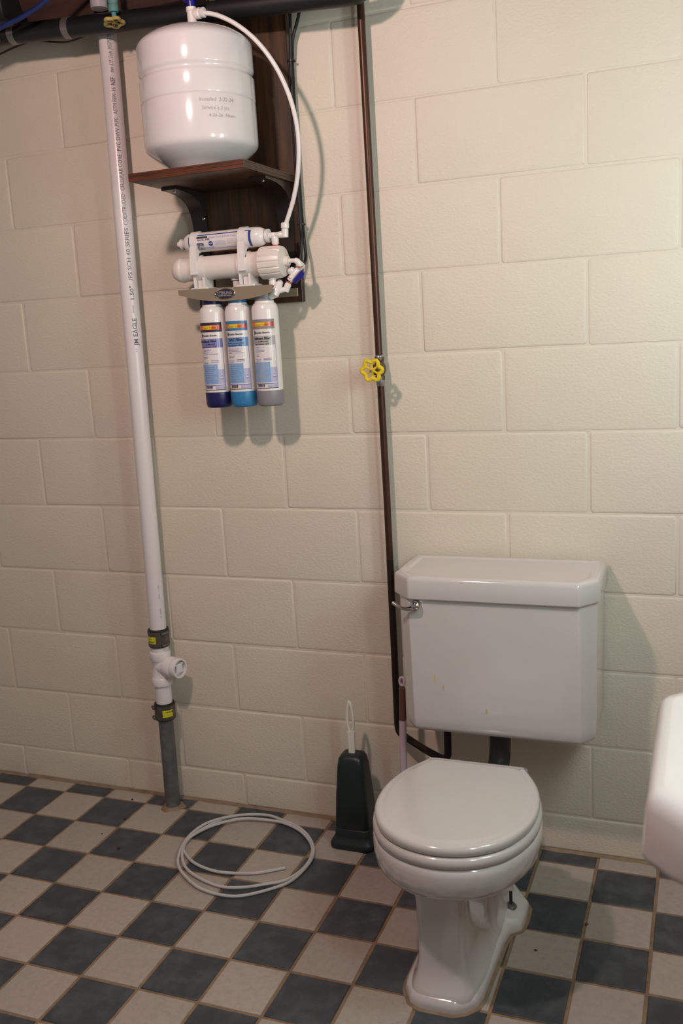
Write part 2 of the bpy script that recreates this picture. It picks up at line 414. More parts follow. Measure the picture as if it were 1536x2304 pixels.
# ------------------------------------------------------------------ overhead black pipe, straps, wires, old valve
A0, A1 = Vector((-0.62, -0.112, 2.247)), Vector((1.25, -0.112, 2.124))
bp_ = thing('black_pipe', 'thick black drain line running along the top of the wall', 'pipe', tuple(A0))
bdir = (A1-A0).normalized()
e0 = A0 + bdir*1.53
MB().tube([A0, A0+bdir*0.5, e0] + [e0 + bdir*0.07*sin(t*PI/12) + Vector((0, 0, 0.07*(1-cos(t*PI/12)))) for t in range(1, 7)] + [e0 + bdir*0.07 + Vector((0, 0, 0.25))], 0.0245, 28).build('pipe_run', ABS, bp_)
def on_pipe(x): return A0 + (A1-A0)*((x-A0.x)/(A1.x-A0.x))
for x in (-0.035, 0.135):
    MB().lathe([(0.0247, -0.010), (0.0258, -0.0095), (0.0258, 0.0095), (0.0247, 0.010)], on_pipe(x), bdir, 28).build('strap', STRAP, bp_, label='grey metal strap round the pipe')
p = on_pipe(-0.078)
MB().tube(spline([p+Vector((0, -0.026, 0.010)), p+Vector((0.003, -0.029, 0.0)), p+Vector((0.001, -0.027, -0.012)), p+Vector((0.009, -0.020, -0.019))], 4), 0.0035, 6).build('clip', STRAP, bp_)
lt = MB(); vs, fs = text_mesh('.427-F  1 1/2', 0.022, 2, 1, 0, 0.0004)
for_c = []
for v in vs:
    c = on_pipe(0.545 + v.x); a = 1.15 + (v.y)/0.0245
    for_c.append((c.x, c.y - 0.0249*cos(a-0.35), c.z + 0.0249*sin(a-0.35)))
lt.add(for_c, fs); lt.build('yellow_print', OLDYEL, bp_, flip=False)
hb = MB().lathe([(0.0001, 0), (0.040, 0), (0.043, 0.006), (0.043, 0.05), (0.038, 0.056), (0.036, 0.34), (0.0001, 0.34)], (0.005, -0.165, 2.252), (-1, 0, 0.05), 28).build('pipe_fitting', ABS)
recentre(hb, (0.0, -0.165, 2.252)); tag(hb, 'fat black pipe end with hub in the top left corner', 'pipe')
ov = thing('gate_valve', 'old verdigris valve with yellow wheel above the white pipe', 'valve', (0.296, -0.145, 2.17))
MB().lathe([(0.0001, 0), (0.006, 0), (0.006, 0.010), (0.012, 0.011), (0.0135, 0.018), (0.0125, 0.028), (0.011, 0.030), (0.0125, 0.034), (0.0135, 0.044), (0.0001, 0.046)], (0.300, -0.152, 2.186), (0, 0, 1), 16).build('valve_body', VERD, ov)
MB().lathe([(0.009, 0), (0.009, 0.12)], (0.300, -0.152, 2.23), (0, 0, 1), 16).build('copper_stub', COPPER, ov)
def wheel(c, nrm, R, rr, lobes, m, parent, hubm, amp=0.16):
    x, y, d = basis(nrm); c = Vector(c); mb = MB(); n = lobes*8
    rim = [c + (x*cos(2*PI*k/n) + y*sin(2*PI*k/n))*R*(1+amp*cos(lobes*2*PI*k/n)) for k in range(n)]
    mb.tube(rim, rr, 8, closed=True)
    for k in range(lobes):
        a = 2*PI*k/lobes + PI/lobes
        mb.tube([c + d*-0.001, c + (x*cos(a)+y*sin(a))*R*(1-amp)], rr*0.55, 6)
    mb.lathe([(0.0001, -rr), (R*0.26, -rr), (R*0.26, rr), (0.0001, rr)], c, d, 14)
    wl = mb.build('handwheel', m, parent)
    MB().lathe([(0.0001, 0), (R*0.17, 0), (R*0.17, rr*1.0), (R*0.12, rr*1.5), (0.0001, rr*1.6)], c+d*rr*0.9, d, 12).build('wheel_nut', hubm, wl)
    return wl
wheel((0.298, -0.152, 2.174), (0.1, -0.15, -1), 0.021, 0.0046, 5, OLDYEL, ov, BRASS)
gf = MB().lathe([(0.018, 0), (0.022, 0.001), (0.022, 0.03), (0.019, 0.032), (0.019, 0.12)], (0.203, -0.066, 2.243), (0, 0, 1), 20).build('reducer_fitting', GREYF)
recentre(gf, (0.203, -0.066, 2.243)); tag(gf, 'short grey fitting above the black pipe, top left', 'fitting')
def cable(name, pts, r, m, label, cat, n=8, k=5):
    o = MB().tube(spline(pts, k), r, n).build(name, m)
    recentre(o, pts[-1]); return tag(o, label, cat)
cable('wire', [(-0.40, -0.02, 2.14), (-0.22, -0.045, 2.172), (-0.132, -0.055, 2.188), (-0.055, -0.06, 2.199), (-0.01, -0.062, 2.200), (0.07, -0.08, 2.180), (0.119, -0.090, 2.172), (0.181, -0.098, 2.176), (0.228, -0.098, 2.172), (0.28, -0.07, 2.179), (0.336, -0.05, 2.180), (0.361, -0.03, 2.182), (0.42, -0.012, 2.19)], 0.0026, WIRE, 'thin dark red wire slung under the black pipe', 'wire')
cable('cable', [(-0.18, -0.19, 2.16), (-0.01, -0.2, 2.198), (0.062, -0.2, 2.212), (0.14, -0.2, 2.238), (0.26, -0.2, 2.30), (0.36, -0.2, 2.345)], 0.0062, BLUEC, 'blue cable crossing the top left corner', 'cable')

# ------------------------------------------------------------------ wall shelf with backboard
sh = thing('wall_shelf', 'dark stained shelf on tall backboard fixed to the block wall', 'shelf', (0.55, 0, 1.47))
MB().box((0.5525, -0.0115, 1.845), (0.303, 0.019, 0.75), 0.0015).build('backboard', [WOOD], sh)
m = MB()
zs = 1.785; x0, x1, y0, y1 = 0.393, 0.700, -0.0215, -0.302
m.box(((x0+x1)/2, (y0+y1)/2, zs-0.0095), (x1-x0, y0-y1, 0.019), 0.0012)
m.build('shelf_board', WOOD, sh)
e = MB()
for k in range(5):
    z = zs - 0.0022 - k*0.0037; pr_ = 0.0011 if k % 2 == 0 else 0.0004
    e.box(((x0+x1)/2, y1-pr_/2, z), (x1-x0-0.001, pr_, 0.0031))
e.build('ply_edge', WOODR, sh, label='reddish plywood front edge')
e = MB()
for k in range(5):
    z = zs - 0.0022 - k*0.0037; pr_ = 0.0010 if k % 2 == 0 else 0.0004
    e.box((x1+pr_/2, (y0+y1)/2, z), (pr_, y0-y1-0.002, 0.0031))
e.build('ply_side_edge', mat('worn_ply_edge', (0.085, 0.055, 0.035), 0.5, noise=(10, (0.04, 0.025, 0.018), 0.4, 0.7, (1, 1, 24))), sh)
def bracket(xa, xb):
    zt = zs - 0.0195; yb = -0.0215; D = 0.155; H = 0.26; th = 0.007
    prof = [(yb, zt), (yb-D, zt), (yb-D, zt-th)]
    for k in range(11):   # concave sweep
        t = k/10*PI/2; prof.append((yb-D + (D-th)*sin(t)**1.0*1.0 if False else yb - th - (D-th)*(1-sin(t))**1.6, zt - th - (H*0.5)*(1-cos(t))**1.2))
    prof += [(yb-th, zt-H), (yb, zt-H)]
    b = MB().extrude_poly([(xa, y, z) for y, z in prof], (xb-xa, 0, 0)).build('bracket', BRKT, sh, angle=50)
    for (dx, y, z, nn) in ((0.5, yb-D*0.80, zt-th-0.0005, (0, 0, -1)), (0.15, yb-0.028, zt-0.008, (-0.2, -0.3, -1)), (0.85, yb-0.012, zt-0.065, (0, -1, 0))):
        MB().lathe([(0.0042, -0.001), (0.0042, 0.0012), (0.003, 0.0024), (0.0001, 0.003)], (xa+(xb-xa)*dx, y, z), nn, 10).build('screw', CHROME, b)
bracket(0.405, 0.447); bracket(0.652, 0.694)

# ------------------------------------------------------------------ pressure tank
TX, TY, TR = 0.532, -0.180, 0.1375
tk = thing('water_tank', 'white steel pressure tank standing on the dark wooden shelf', 'tank', (TX, TY, zs))
zb = zs
prof = [(0.0001, 0.0), (0.070, 0.0), (0.072, 0.004), (0.074, 0.008), (0.098, 0.023), (0.118, 0.038), (0.130, 0.048), (0.1350, 0.054), (0.1370, 0.061), (0.1375, 0.068), (0.1375, 0.153), (0.1370, 0.155), (0.1352, 0.1568), (0.1370, 0.1586), (0.1375, 0.161), (0.1375, 0.206),
        (0.1370, 0.209), (0.1335, 0.213), (0.1322, 0.217), (0.1335, 0.221), (0.1370, 0.225), (0.1375, 0.228), (0.1375, 0.283), (0.1360, 0.289), (0.130, 0.297), (0.112, 0.310), (0.085, 0.321), (0.050, 0.329), (0.022, 0.332), (0.0001, 0.332)]
MB().lathe(prof, (TX, TY, zb), (0, 0, 1), 64).build('tank_shell', TANKM, tk, angle=60)
ts = MB()
def tank_text(body, size, a0, z, shear=0.2):
    vs, fs = text_mesh(body, size, 0, 0, shear, -0.00002)
    ts.add([(TX + (TR+0.0006)*sin(a0+v.x/TR), TY - (TR+0.0006)*cos(a0+v.x/TR), z+v.y+ 0.02*v.x*0) for v in vs], fs)
tank_text('Installed  2-22-24', 0.0118, 0.50, zb+0.137)
tank_text('Service q 2 yrs', 0.0112, 0.53, zb+0.119)
tank_text('4-26-26  Filters', 0.0108, 0.64, zb+0.103)
ts.build('handwriting', PENCIL, tk, flip=False, label='three lines of grey handwriting')
va = MB(); zt = zb+0.331
vx = TX
va.lathe([(0.0001, 0), (0.0125, 0), (0.0125, 0.010), (0.0110, 0.011), (0.0110, 0.036), (0.0125, 0.037), (0.0125, 0.046), (0.0001, 0.047)], (vx, TY, zt), (0, 0, 1), 18)
va.lathe([(0.009, 0), (0.009, 0.014), (0.0125, 0.015), (0.0125, 0.024), (0.0105, 0.026), (0.0115, 0.028), (0.0115, 0.036), (0.007, 0.037)], (vx, TY, zt+0.030), (1, -0.12, -0.03), 18)
vb = va.build('tank_valve', WPLA, tk)
lv = MB(); lv.lathe([(0.0001, 0), (0.0095, 0), (0.0105, 0.013), (0.0001, 0.014)], (vx, TY, zt+0.046), (0, 0, 1), 14)
lv.box((vx+0.003, TY, zt+0.0635), (0.040, 0.013, 0.008), 0.002)
lv.build('valve_lever', DBLUE, vb, label='deep blue lever')

# tube from tank to filter
fy = -0.112
tubep = [(TX+0.030, TY-0.004, zt+0.029), (0.602, -0.182, 2.133), (0.648, -0.174, 2.106), (0.693, -0.166, 2.064), (0.731, -0.157, 2.007), (0.757, -0.149, 1.941), (0.768, -0.141, 1.877), (0.766, -0.133, 1.818), (0.754, -0.124, 1.759), (0.736, -0.116, 1.71), (0.716, -0.112, 1.668), (0.708, -0.112, 1.652)]
cable('water_tube', tubep, 0.0055, TUBEM, 'white plastic tube arching from the tank top to the filter', 'tube', 10, 6)

# ------------------------------------------------------------------ filter unit
fl = thing('water_filter', 'three-cartridge reverse osmosis water filter hung under the shelf', 'filter', (0.55, 0, 1.2))
# mounting bracket
mp = MB()
mp.box((0.575, -0.0235, 1.530), (0.236, 0.003, 0.092), 0.001)
mp.box((0.565, -0.083, 1.500), (0.215, 0.117, 0.003), 0.001)
mp.build('mounting_bracket', STEEL, fl)
fp = [(0.409, 1.516), (0.678, 1.512), (0.676, 1.494), (0.645, 1.4865), (0.611, 1.482), (0.575, 1.4805), (0.536, 1.4805), (0.497, 1.4835), (0.459, 1.490), (0.411, 1.503)]
MB().extrude_poly([(x, -0.1455, z) for x, z in fp], (0, 0.0025, 0)).build('face_plate', STEEL, fl, label='tapered brushed steel face plate')
bx, bz = 0.545, 1.4985
bdg = MB(); n = 36
def ell(a, b, y): return [(bx + a*cos(2*PI*k/n), y, bz + b*sin(2*PI*k/n)) for k in range(n)]
bdg.loft([ell(0.0290, 0.0128, -0.1456), ell(0.0290, 0.0128, -0.1482), ell(0.0275, 0.0115, -0.1494), ell(0.0258, 0.0102, -0.1486), ell(0.0252, 0.0098, -0.1474)], False, False)
badge = bdg.build('badge', CHROME, fl, label='oval black badge with chrome rim')
bb = MB(); bb.add(ell(0.0256, 0.0100, -0.1478), [list(range(n))], 0)
for body, size, dz, sx in (('STERLING', 0.0105, -0.0015, 0.92), ('WATER TREATMENT', 0.0042, -0.0062, 1.0)):
    vs, fs = text_mesh(body, size, 0, 0, 0, 0.0001, 'CENTER', sx)
    bb.add([(bx+v.x, -0.1480, bz+dz+v.y) for v in vs], fs, 1)
bb.build('badge_lettering', [LDARK, mat('silver_print', (0.50, 0.47, 0.46), 0.35, 0.4)], badge, flip=False)

def cartridge(cx, cy, capm, bandm, band2, top, title, sub, kind_label):
    z0 = 1.218 + top
    r = 0.0345
    b = MB().lathe([(0.0001, 0.03), (0.0338, 0.03), (0.0342, 0.042), (0.0342, 0.240), (0.0325, 0.250), (0.0285, 0.2565), (0.0250, 0.258), (0.0250, 0.2625), (0.0001, 0.263)], (cx, cy, z0-0.006), (0, 0, 1), 40).build('cartridge', WPLA, fl, label=kind_label)
    MB().lathe([(0.0001, 0), (0.0285, 0.0005), (0.0320, 0.003), (0.0345, 0.010), (0.0352, 0.040), (0.0350, 0.041), (0.0342, 0.041)], (cx, cy, z0-0.008), (0, 0, 1), 40).build('end_cap', capm, b)
    MB().lathe([(0.0235, 0), (0.0240, 0.002), (0.0240, 0.035)], (cx, cy, z0+0.256), (0, 0, 1), 28).build('neck', bandm, b)
    m = MB(); A0_, A1_ = -0.72, 1.10; Z = lambda v: z0 + 0.249 - (v-685)*0.00121
    mats = [LWHITE, bandm if bandm is not NAVY else LDARK, LORANGE, LYELLOW, LRED, BLK, band2, LBLUE, LPURP, LLILAC, LDARK]
    q = lambda lay: r + 0.0002 + lay*0.00022 - 0.0003
    W_ = A1_-A0_; A = lambda f: A0_ + W_*f
    m.patch(cx, cy, q(0), A(-0.3), A(1), Z(858), Z(716), 0, 14)
    m.patch(cx, cy, q(1), A(-0.3), A(1), Z(736), Z(716), 1, 14)
    m.patch(cx, cy, q(2), A(-0.25), A(0.80), Z(731), Z(722), 2, 12)
    m.patch(cx, cy, q(3), A(0.18), A(0.58), Z(730), Z(723), 3, 8)
    m.patch(cx, cy, q(3), A(0.82), A(0.94), Z(731.5), Z(721.5), 4, 4)
    m.patch(cx, cy, q(1), A(-0.3), A(1), Z(769), Z(750), 6, 14)
    m.patch(cx, cy, q(1), A(-0.3), A(0.70), Z(846), Z(804), 7, 10)
    m.patch(cx, cy, q(1), A(0.70), A(1), Z(846), Z(815), 9, 6)
    m.patch(cx, cy, q(1), A(-0.3), A(1), Z(850), Z(848), 8, 14)
    m.patch(cx, cy, q(1), A(0.55), A(1), Z(857), Z(851), 9, 6)
    m.patch(cx, cy, q(1), A(-0.3), A(1), Z(859), Z(857.6), 10, 14)
    m.patch(cx, cy, q(1), A(0.985), A(1), Z(859), Z(769), 8, 1)
    # swirl in the picture corner
    for k in range(5):
        m.patch(cx, cy, q(2), A(0.78+0.02*k), A(0.92-0.015*k), Z(836-k*3), Z(834.5-k*3), 0 if k % 2 else 8, 3)
    def tx(body, size, f, v, lay=4, shear=0, bold=0.0, mi=5, sx=1.0):
        vs, fs = text_mesh(body, size, 0, 0, shear, bold, 'LEFT', sx)
        m.add([(cx + q(lay)*sin(A(f)+p.x/r), cy - q(lay)*cos(A(f)+p.x/r), Z(v)+p.y) for p in vs], fs, mi)
    tx('EASY TWIST', 0.0062, 0.22, 729.5)
    tx('Franklin Electric', 0.0062, 0.13, 745, bold=0.00012)
    m.patch(cx, cy, q(2), A(0.05), A(0.085), Z(748), Z(738), 5, 1)
    m.patch(cx, cy, q(2), A(0.095), A(0.12), Z(746), Z(740), 5, 1)
    tx(title, 0.0088 if len(title) > 14 else 0.0098, {19: -0.24, 15: 0.03}.get(len(title), 0.14), 757.5, shear=0.22, bold=0.00022, sx=0.86)
    tx(sub, 0.0060 if len(sub) < 14 else 0.0042, 0.26 if len(sub) < 14 else 0.06, 763, bold=0.00006)
    tx('Part Number 1610', 0.0050, 0.10, 768, bold=0.00006)
    rr = random.Random(title)
    for v in (774, 777, 780, 783, 789, 792, 799, 802):      # lines of tiny print
        f = 0.06
        end = rr.uniform(0.4, 0.85) if v < 786 else rr.uniform(0.25, 0.4)
        while f < end:
            l = rr.uniform(0.04, 0.10); m.patch(cx, cy, q(2), A(f), A(min(f+l, end)), Z(v), Z(v-1.0), 9 if rr.random() < 0.35 else 8, 2); f += l + 0.012
    for v in (797, 800): m.patch(cx, cy, q(2), A(0.45), A(0.78), Z(v), Z(v-1.2), 8, 4)
    for k in range(9): m.patch(cx, cy, q(2), A(0.08), A(rr.uniform(0.5, 0.66)), Z(811+k*4), Z(810+k*4), 6, 5)
    f = 0.07
    while f < 0.42:
        l = rr.uniform(0.006, 0.02); m.patch(cx, cy, q(2), A(f), A(f+l), Z(855.5), Z(849.5), 5, 1); f += l + rr.uniform(0.006, 0.014)
    m.build('paper_label', mats, b, flip=False)
    return b
CY = -0.112
cartridge(0.487, CY, NAVY, NAVY, LPURP, 0.0, 'Carbon Block Filter', '(5 Micron)', 'cartridge with navy blue end cap')
cartridge(0.561, CY, BLUE, BLUE, LMID, 0.0, 'GAC Filter', 'Granular Activated Carbon', 'cartridge with sky blue end cap')
cartridge(0.637, CY, GREYP, GREYP, LGREY, 0.0, 'Sediment Filter', '(5 Micron)', 'cartridge with grey end cap')

# membrane housing (horizontal) with ribbed cap
MX = (1, 0, 0)
my, mz = -0.115, 1.567
hs = MB().lathe([(0.0001, 0), (0.012, 0.001), (0.023, 0.007), (0.0298, 0.018), (0.0315, 0.026), (0.0315, 0.032), (0.0305, 0.034), (0.0300, 0.036), (0.0300, 0.245), (0.0315, 0.246), (0.0315, 0.262), (0.0001, 0.262)], (0.384, my, mz), MX, 40).build('membrane_housing', WPLA2, fl, label='cream horizontal membrane housing with ribbed cap')
MB().lathe([(0.030, 0), (0.0375, 0.002), (0.0385, 0.004), (0.0380, 0.050), (0.0345, 0.060), (0.018, 0.062), (0.012, 0.064), (0.011, 0.074), (0.0001, 0.075)], (0.640, my, mz), MX, 96, rf=lambda a: 1.0 + (0.045 if int(round(a*96/(2*PI))) % 6 > 0 else 0.0)).build('ribbed_cap', WPLA2, hs, angle=25)
# in-line post filter above it
py_, pz = -0.115, 1.632
pf = MB().lathe([(0.0001, 0), (0.007, 0), (0.007, 0.008), (0.013, 0.009), (0.013, 0.014), (0.010, 0.015), (0.011, 0.020), (0.0185, 0.026), (0.0232, 0.036), (0.0245, 0.046), (0.0245, 0.228), (0.0232, 0.236), (0.019, 0.246), (0.0115, 0.250), (0.011, 0.252), (0.0165, 0.253), (0.0165, 0.260), (0.0001, 0.261)], (0.405, py_, pz), MX, 40).build('post_filter', WPLA, fl, label='slim horizontal in-line filter with blue edged label')
m = MB()
def hp(x0, x1, a0, a1, lay, mi, n=8, r=0.0245):
    rr = r + 0.0002 + lay*0.0002; vs = []; fs = []
    for k in range(n+1):
        a = a0 + (a1-a0)*k/n
        for x in (x0, x1): vs.append((x, py_ - rr*cos(a), pz - rr*sin(a)))
    for k in range(n): fs.append([2*k, 2*k+1, 2*k+3, 2*k+2])
    m.add(vs, fs, mi)
# angle 0 faces -y, positive turns down
hp(0.455, 0.625, -0.72, 1.1, 0, 0, 12)
hp(0.455, 0.625, -0.72, -0.60, 1, 1, 2)
hp(0.618, 0.6245, -0.72, 1.1, 1, 1, 12)
hp(0.448, 0.456, -0.55, 1.0, 1, 1, 12)
hp(0.472, 0.503, -0.48, -0.28, 1, 2, 3)
hp(0.472, 0.492, 0.15, 0.95, 1, 3, 6)
hp(0.492, 0.520, 0.62, 0.95, 1, 4, 4)
hp(0.520, 0.600, 0.80, 0.95, 1, 4, 4)
c0 = 0.512
for k in range(8):   # round seal
    pass
vs = [(c0, py_-(0.0249)*cos(0.30), pz-0.0249*sin(0.30))]; fs = []
for k in range(20):
    x = c0+0.0062*cos(2*PI*k/20); a = 0.30 + 0.0062*sin(2*PI*k/20)/0.0245
    vs.append((x, py_-0.0250*cos(a), pz-0.0250*sin(a)))
for k in range(20): fs.append([0, 1+k, 1+(k+1) % 20])
m.add(vs, fs, 1)
def ht(body, size, x, a, mi=2, bold=0.0, lay=3):
    vs, fs = text_mesh(body, size, 0, 0, 0, bold)
    m.add([(x+v.x, py_ - (0.0245+0.0002+lay*0.0002)*cos(a-v.y/0.0245), pz - (0.0245+0.0002+lay*0.0002)*sin(a-v.y/0.0245)) for v in vs], fs, mi)
ht('Simple Twist & Multi Stage', 0.0072, 0.506, -0.22, 4)
ht('Part No. 4786', 0.0062, 0.474, -0.05, 2, 0.0001)
ht('NSF', 0.0050, 0.5075, 0.36, 0, 0.0001)
for k in range(5):
    hp(0.523, 0.553, 0.10+k*0.09, 0.13+k*0.09, 1, 4, 1); hp(0.558, 0.585, 0.02+k*0.10, 0.05+k*0.10, 1, 5, 1)
m.build('paper_label', [LWHITE, LDEEP, LDARK, mat('label_photo', (0.10, 0.10, 0.15), 0.3, noise=(120, (0.5, 0.48, 0.52), 0.45, 0.6)), LLILAC, mat('label_pink', (0.50, 0.38, 0.40), 0.3)], pf, flip=False)
# double clips joining the two
def clip(xc):
    m = MB(); w = 0.019
    def arc(cy, cz, ri, ro, a0, a1, n=16):
        pts = []
        for k in range(n+1):
            a = a0+(a1-a0)*k/n; pts.append((cy - ro*cos(a), cz - ro*sin(a)))
        for k in range(n, -1, -1):
            a = a0+(a1-a0)*k/n; pts.append((cy - ri*cos(a), cz - ri*sin(a)))
        vs = [(xc-w/2, y, z) for y, z in pts]+[(xc+w/2, y, z) for y, z in pts]; N2 = len(pts); fs = []
        h = n+1
        for k in range(n):
            a, b, c, d = k, k+1, 2*h-2-k, 2*h-1-k
            fs += [[a, b, c, d], [N2+d, N2+c, N2+b, N2+a]]
        for k in range(N2): fs.append([k, (k+1) % N2, N2+(k+1) % N2, N2+k])
        m.add(vs, fs)
    arc(py_, pz, 0.0248, 0.0278, -2.2, 1.35)
    arc(my, mz, 0.0302, 0.0332, -1.9, 0.25, 12)
    m.extrude_poly([(xc-w/2, py_-0.0275, pz-0.010), (xc-w/2, py_-0.030, pz-0.022), (xc-w/2, my-0.0345, mz+0.006), (xc-w/2, my-0.0345, mz-0.016), (xc-w/2, my-0.0300, mz-0.016), (xc-w/2, my-0.0285, mz+0.010), (xc-w/2, py_-0.012, pz-0.026)], (w, 0, 0))
    m.build('double_clip', WPLA, fl)
clip(0.462); clip(0.598)
# saddles holding the housing on the bracket
def saddle(xc):
    m = MB(); w = 0.034; n = 14; pts = []
    for k in range(n+1):
        a = -0.5 + (PI+1.0)*k/n; pts.append((my - 0.0335*cos(a), mz - 0.0335*sin(a)))
    for k in range(n, -1, -1):
        a = -0.5 + (PI+1.0)*k/n; pts.append((my - 0.0303*cos(a), mz - 0.0303*sin(a)))
    N2 = len(pts); h = n+1; fs = []
    vs = [(xc-w/2, y, z) for y, z in pts]+[(xc+w/2, y, z) for y, z in pts]
    for k in range(n):
        a, b, c, d = k, k+1, 2*h-2-k, 2*h-1-k; fs += [[a, b, c, d], [N2+d, N2+c, N2+b, N2+a]]
    for k in range(N2): fs.append([k, (k+1) % N2, N2+(k+1) % N2, N2+k])
    m.add(vs, fs)
    zt_ = mz-0.030; zb_ = 1.5165
    for s in (-1, 1):
        m.extrude_poly([(xc+s*0.013-0.003, my-0.022, zb_), (xc+s*0.013-0.003, my-0.024, zt_+0.010), (xc+s*0.013-0.003, my+0.024, zt_+0.010), (xc+s*0.013-0.003, my+0.022, zb_)], (0.006, 0, 0))
    m.box((xc, my, (zb_+zt_)/2+0.003), (0.016, 0.030, zt_-zb_+0.014), 0.001)
    m.box((xc, my, zb_-0.0065), (0.052, 0.050, 0.018), 0.002)
    m.build('saddle', WPLA, fl)
saddle(0.470); saddle(0.600)
MB().lathe([(0.010, 0), (0.010, 0.030), (0.014, 0.030), (0.014, 0.036)], (0.560, my+0.01, 1.5015), (0, 0, 1), 14).build('fitting', WPLA, fl)
# elbows and push fittings
def fit(path, radii, m=WPLA, name='elbow_fitting', parent=None):
    return MB().tube(path, radii, 14).build(name, m, parent or fl, angle=50)
def pushfit(a, b, r=0.0078):
    a = Vector(a); b = Vector(b); d = (b-a); L_ = d.length
    return MB().lathe([(0.0001, 0), (r*0.85, 0), (r, L_*0.12), (r, L_*0.45), (r*0.86, L_*0.50), (r*0.95, L_*0.56), (r*0.95, L_*0.92), (r*0.8, L_), (0.0001, L_)], a, d, 16)
m = pushfit((0.664, py_, pz), (0.700, py_, pz), 0.0078)
m.lathe([(0.0001, 0), (0.008, 0.0), (0.009, 0.004), (0.009, 0.016), (0.006, 0.020), (0.0001, 0.021)], (0.680, py_, pz-0.004), (0, 0, -1), 14)
m.tube([(0.680, py_, pz-0.018), (0.680, py_, mz+0.036)], 0.0055, 10)
m.build('tee_connector', WPLA, fl)
MB().lathe([(0.0072, 0), (0.0072, 0.0025)], (0.680, py_, pz-0.026), (0, 0, 1), 14).build('red_collar', LRED, fl)
m = MB(); m.lathe([(0.0001, 0), (0.0088, 0.001), (0.0088, 0.020), (0.0075, 0.021), (0.0102, 0.023), (0.0102, 0.034), (0.008, 0.036), (0.0001, 0.036)], (0.7055, fy, 1.624), (0.08, 0, 1), 16)
m.tube([(0.693, fy, pz), (0.708, fy, pz)], 0.0085, 12)
m.build('elbow_fitting', WPLA, fl)
m = MB(); m.tube(spline([(0.705, my, mz), (0.728, my, mz), (0.737, my+0.002, mz-0.004), (0.739, my+0.006, mz-0.014)], 4), [0.0055]*5+[0.0075]*8, 12)
m.build('elbow_fitting', WPLA, fl)
MB().lathe([(0.008, 0), (0.008, 0.0025)], (0.739, my+0.006, mz-0.017), (0, 0, 1), 14).build('red_collar', LRED, fl)
m = MB(); m.lathe([(0.0001, 0), (0.009, 0), (0.009, 0.014), (0.011, 0.014), (0.011, 0.020), (0.0001, 0.02)], (0.665, my, mz-0.056), (0, 0, 1), 14)
m.build('elbow_fitting', WPLA, fl)
# shut-off valve with blue lever, lower right
m = MB(); va_ = Vector((0.664, -0.120, 1.497)); vc = Vector((0.722, -0.092, 1.548))
m.tube([(0.690, my+0.012, 1.522), (0.690, my, 1.512), (0.682, my-0.006, 1.494), (0.668, my-0.004, 1.4875)], [0.0085, 0.0105, 0.0115, 0.008], 14)
m.tube([(0.690, my-0.002, 1.500), (0.706, -0.108, 1.504)], 0.0065, 12)
m.lathe([(0.0001, 0), (0.0085, 0.001), (0.0085, 0.020), (0.007, 0.021), (0.007, 0.026), (0.0001, 0.026)], (0.704, -0.106, 1.498), (0.42, 0.1, 0.85), 14)
m.lathe([(0.0001, 0), (0.0075, 0), (0.009, 0.003), (0.009, 0.034), (0.0078, 0.037), (0.0001, 0.037)], (0.716, -0.102, 1.524), (0.62, 0.2, 0.70), 14)
m.lathe([(0.0001, 0), (0.0075, 0.0), (0.0105, 0.004), (0.0105, 0.012), (0.006, 0.016), (0.0001, 0.016)], (0.725, -0.098, 1.541), (-0.35, -0.2, 0.8), 14)
m.lathe([(0.0001, 0), (0.008, 0), (0.0105, 0.004), (0.0105, 0.014), (0.006, 0.019), (0.0001, 0.020)], (0.737, -0.095, 1.553), (0.55, 0.3, 0.5), 14)
m.v = [(x-0.010, y, z-0.004) for x, y, z in m.v]
sv = m.build('shutoff_valve', WPLA, fl)
for q in ((0.7035, -0.1035, 1.5155), (0.7085, -0.1013, 1.5235)):
    MB().lathe([(0.0088, 0), (0.0088, 0.002)], q, (0.5, 0.15, 0.78), 14).build('red_collar', LRED, sv)
m = MB(); m.box((0, 0, 0), (0.036, 0.010, 0.013), 0.003); m.box((0.004, 0.006, 0), (0.012, 0.016, 0.016), 0.003)
M_ = Matrix.Translation((0.733, -0.105, 1.527)) @ Matrix.Rotation(-0.75, 4, 'Y')
m.v = [tuple(M_ @ Vector(p)) for p in m.v]
m.build('blue_lever', DBLUE, sv, label='deep blue lever')

# black cables beside the board
c1 = [(0.790, -0.035, 2.26), (0.751, -0.028, 2.174), (0.739, -0.026, 2.141), (0.722, -0.022, 2.103), (0.716, -0.018, 2.064), (0.714, -0.016, 2.049), (0.713, -0.016, 1.987), (0.713, -0.016, 1.882), (0.713, -0.016, 1.776), (0.714, -0.016, 1.689), (0.716, -0.018, 1.659), (0.721, -0.026, 1.617), (0.727, -0.036, 1.585), (0.729, -0.050, 1.566), (0.731, -0.072, 1.558), (0.733, -0.090, 1.556)]
c2 = [(0.728, -0.030, 2.26), (0.722, -0.030, 2.165), (0.719, -0.030, 2.108), (0.715, -0.028, 2.063), (0.714, -0.027, 2.048), (0.713, -0.027, 1.986), (0.713, -0.027, 1.882), (0.713, -0.027, 1.775), (0.714, -0.027, 1.689), (0.715, -0.029, 1.659), (0.716, -0.034, 1.617), (0.713, -0.040, 1.579), (0.703, -0.05, 1.556), (0.690, -0.060, 1.545), (0.675, -0.06, 1.53)]
cable('cable', c1, 0.0043, CABLE, 'black cable looping out furthest right beside the backboard', 'cable')
cable('cable', c2, 0.0043, CABLE, 'black cable hugging the right edge of the backboard', 'cable')
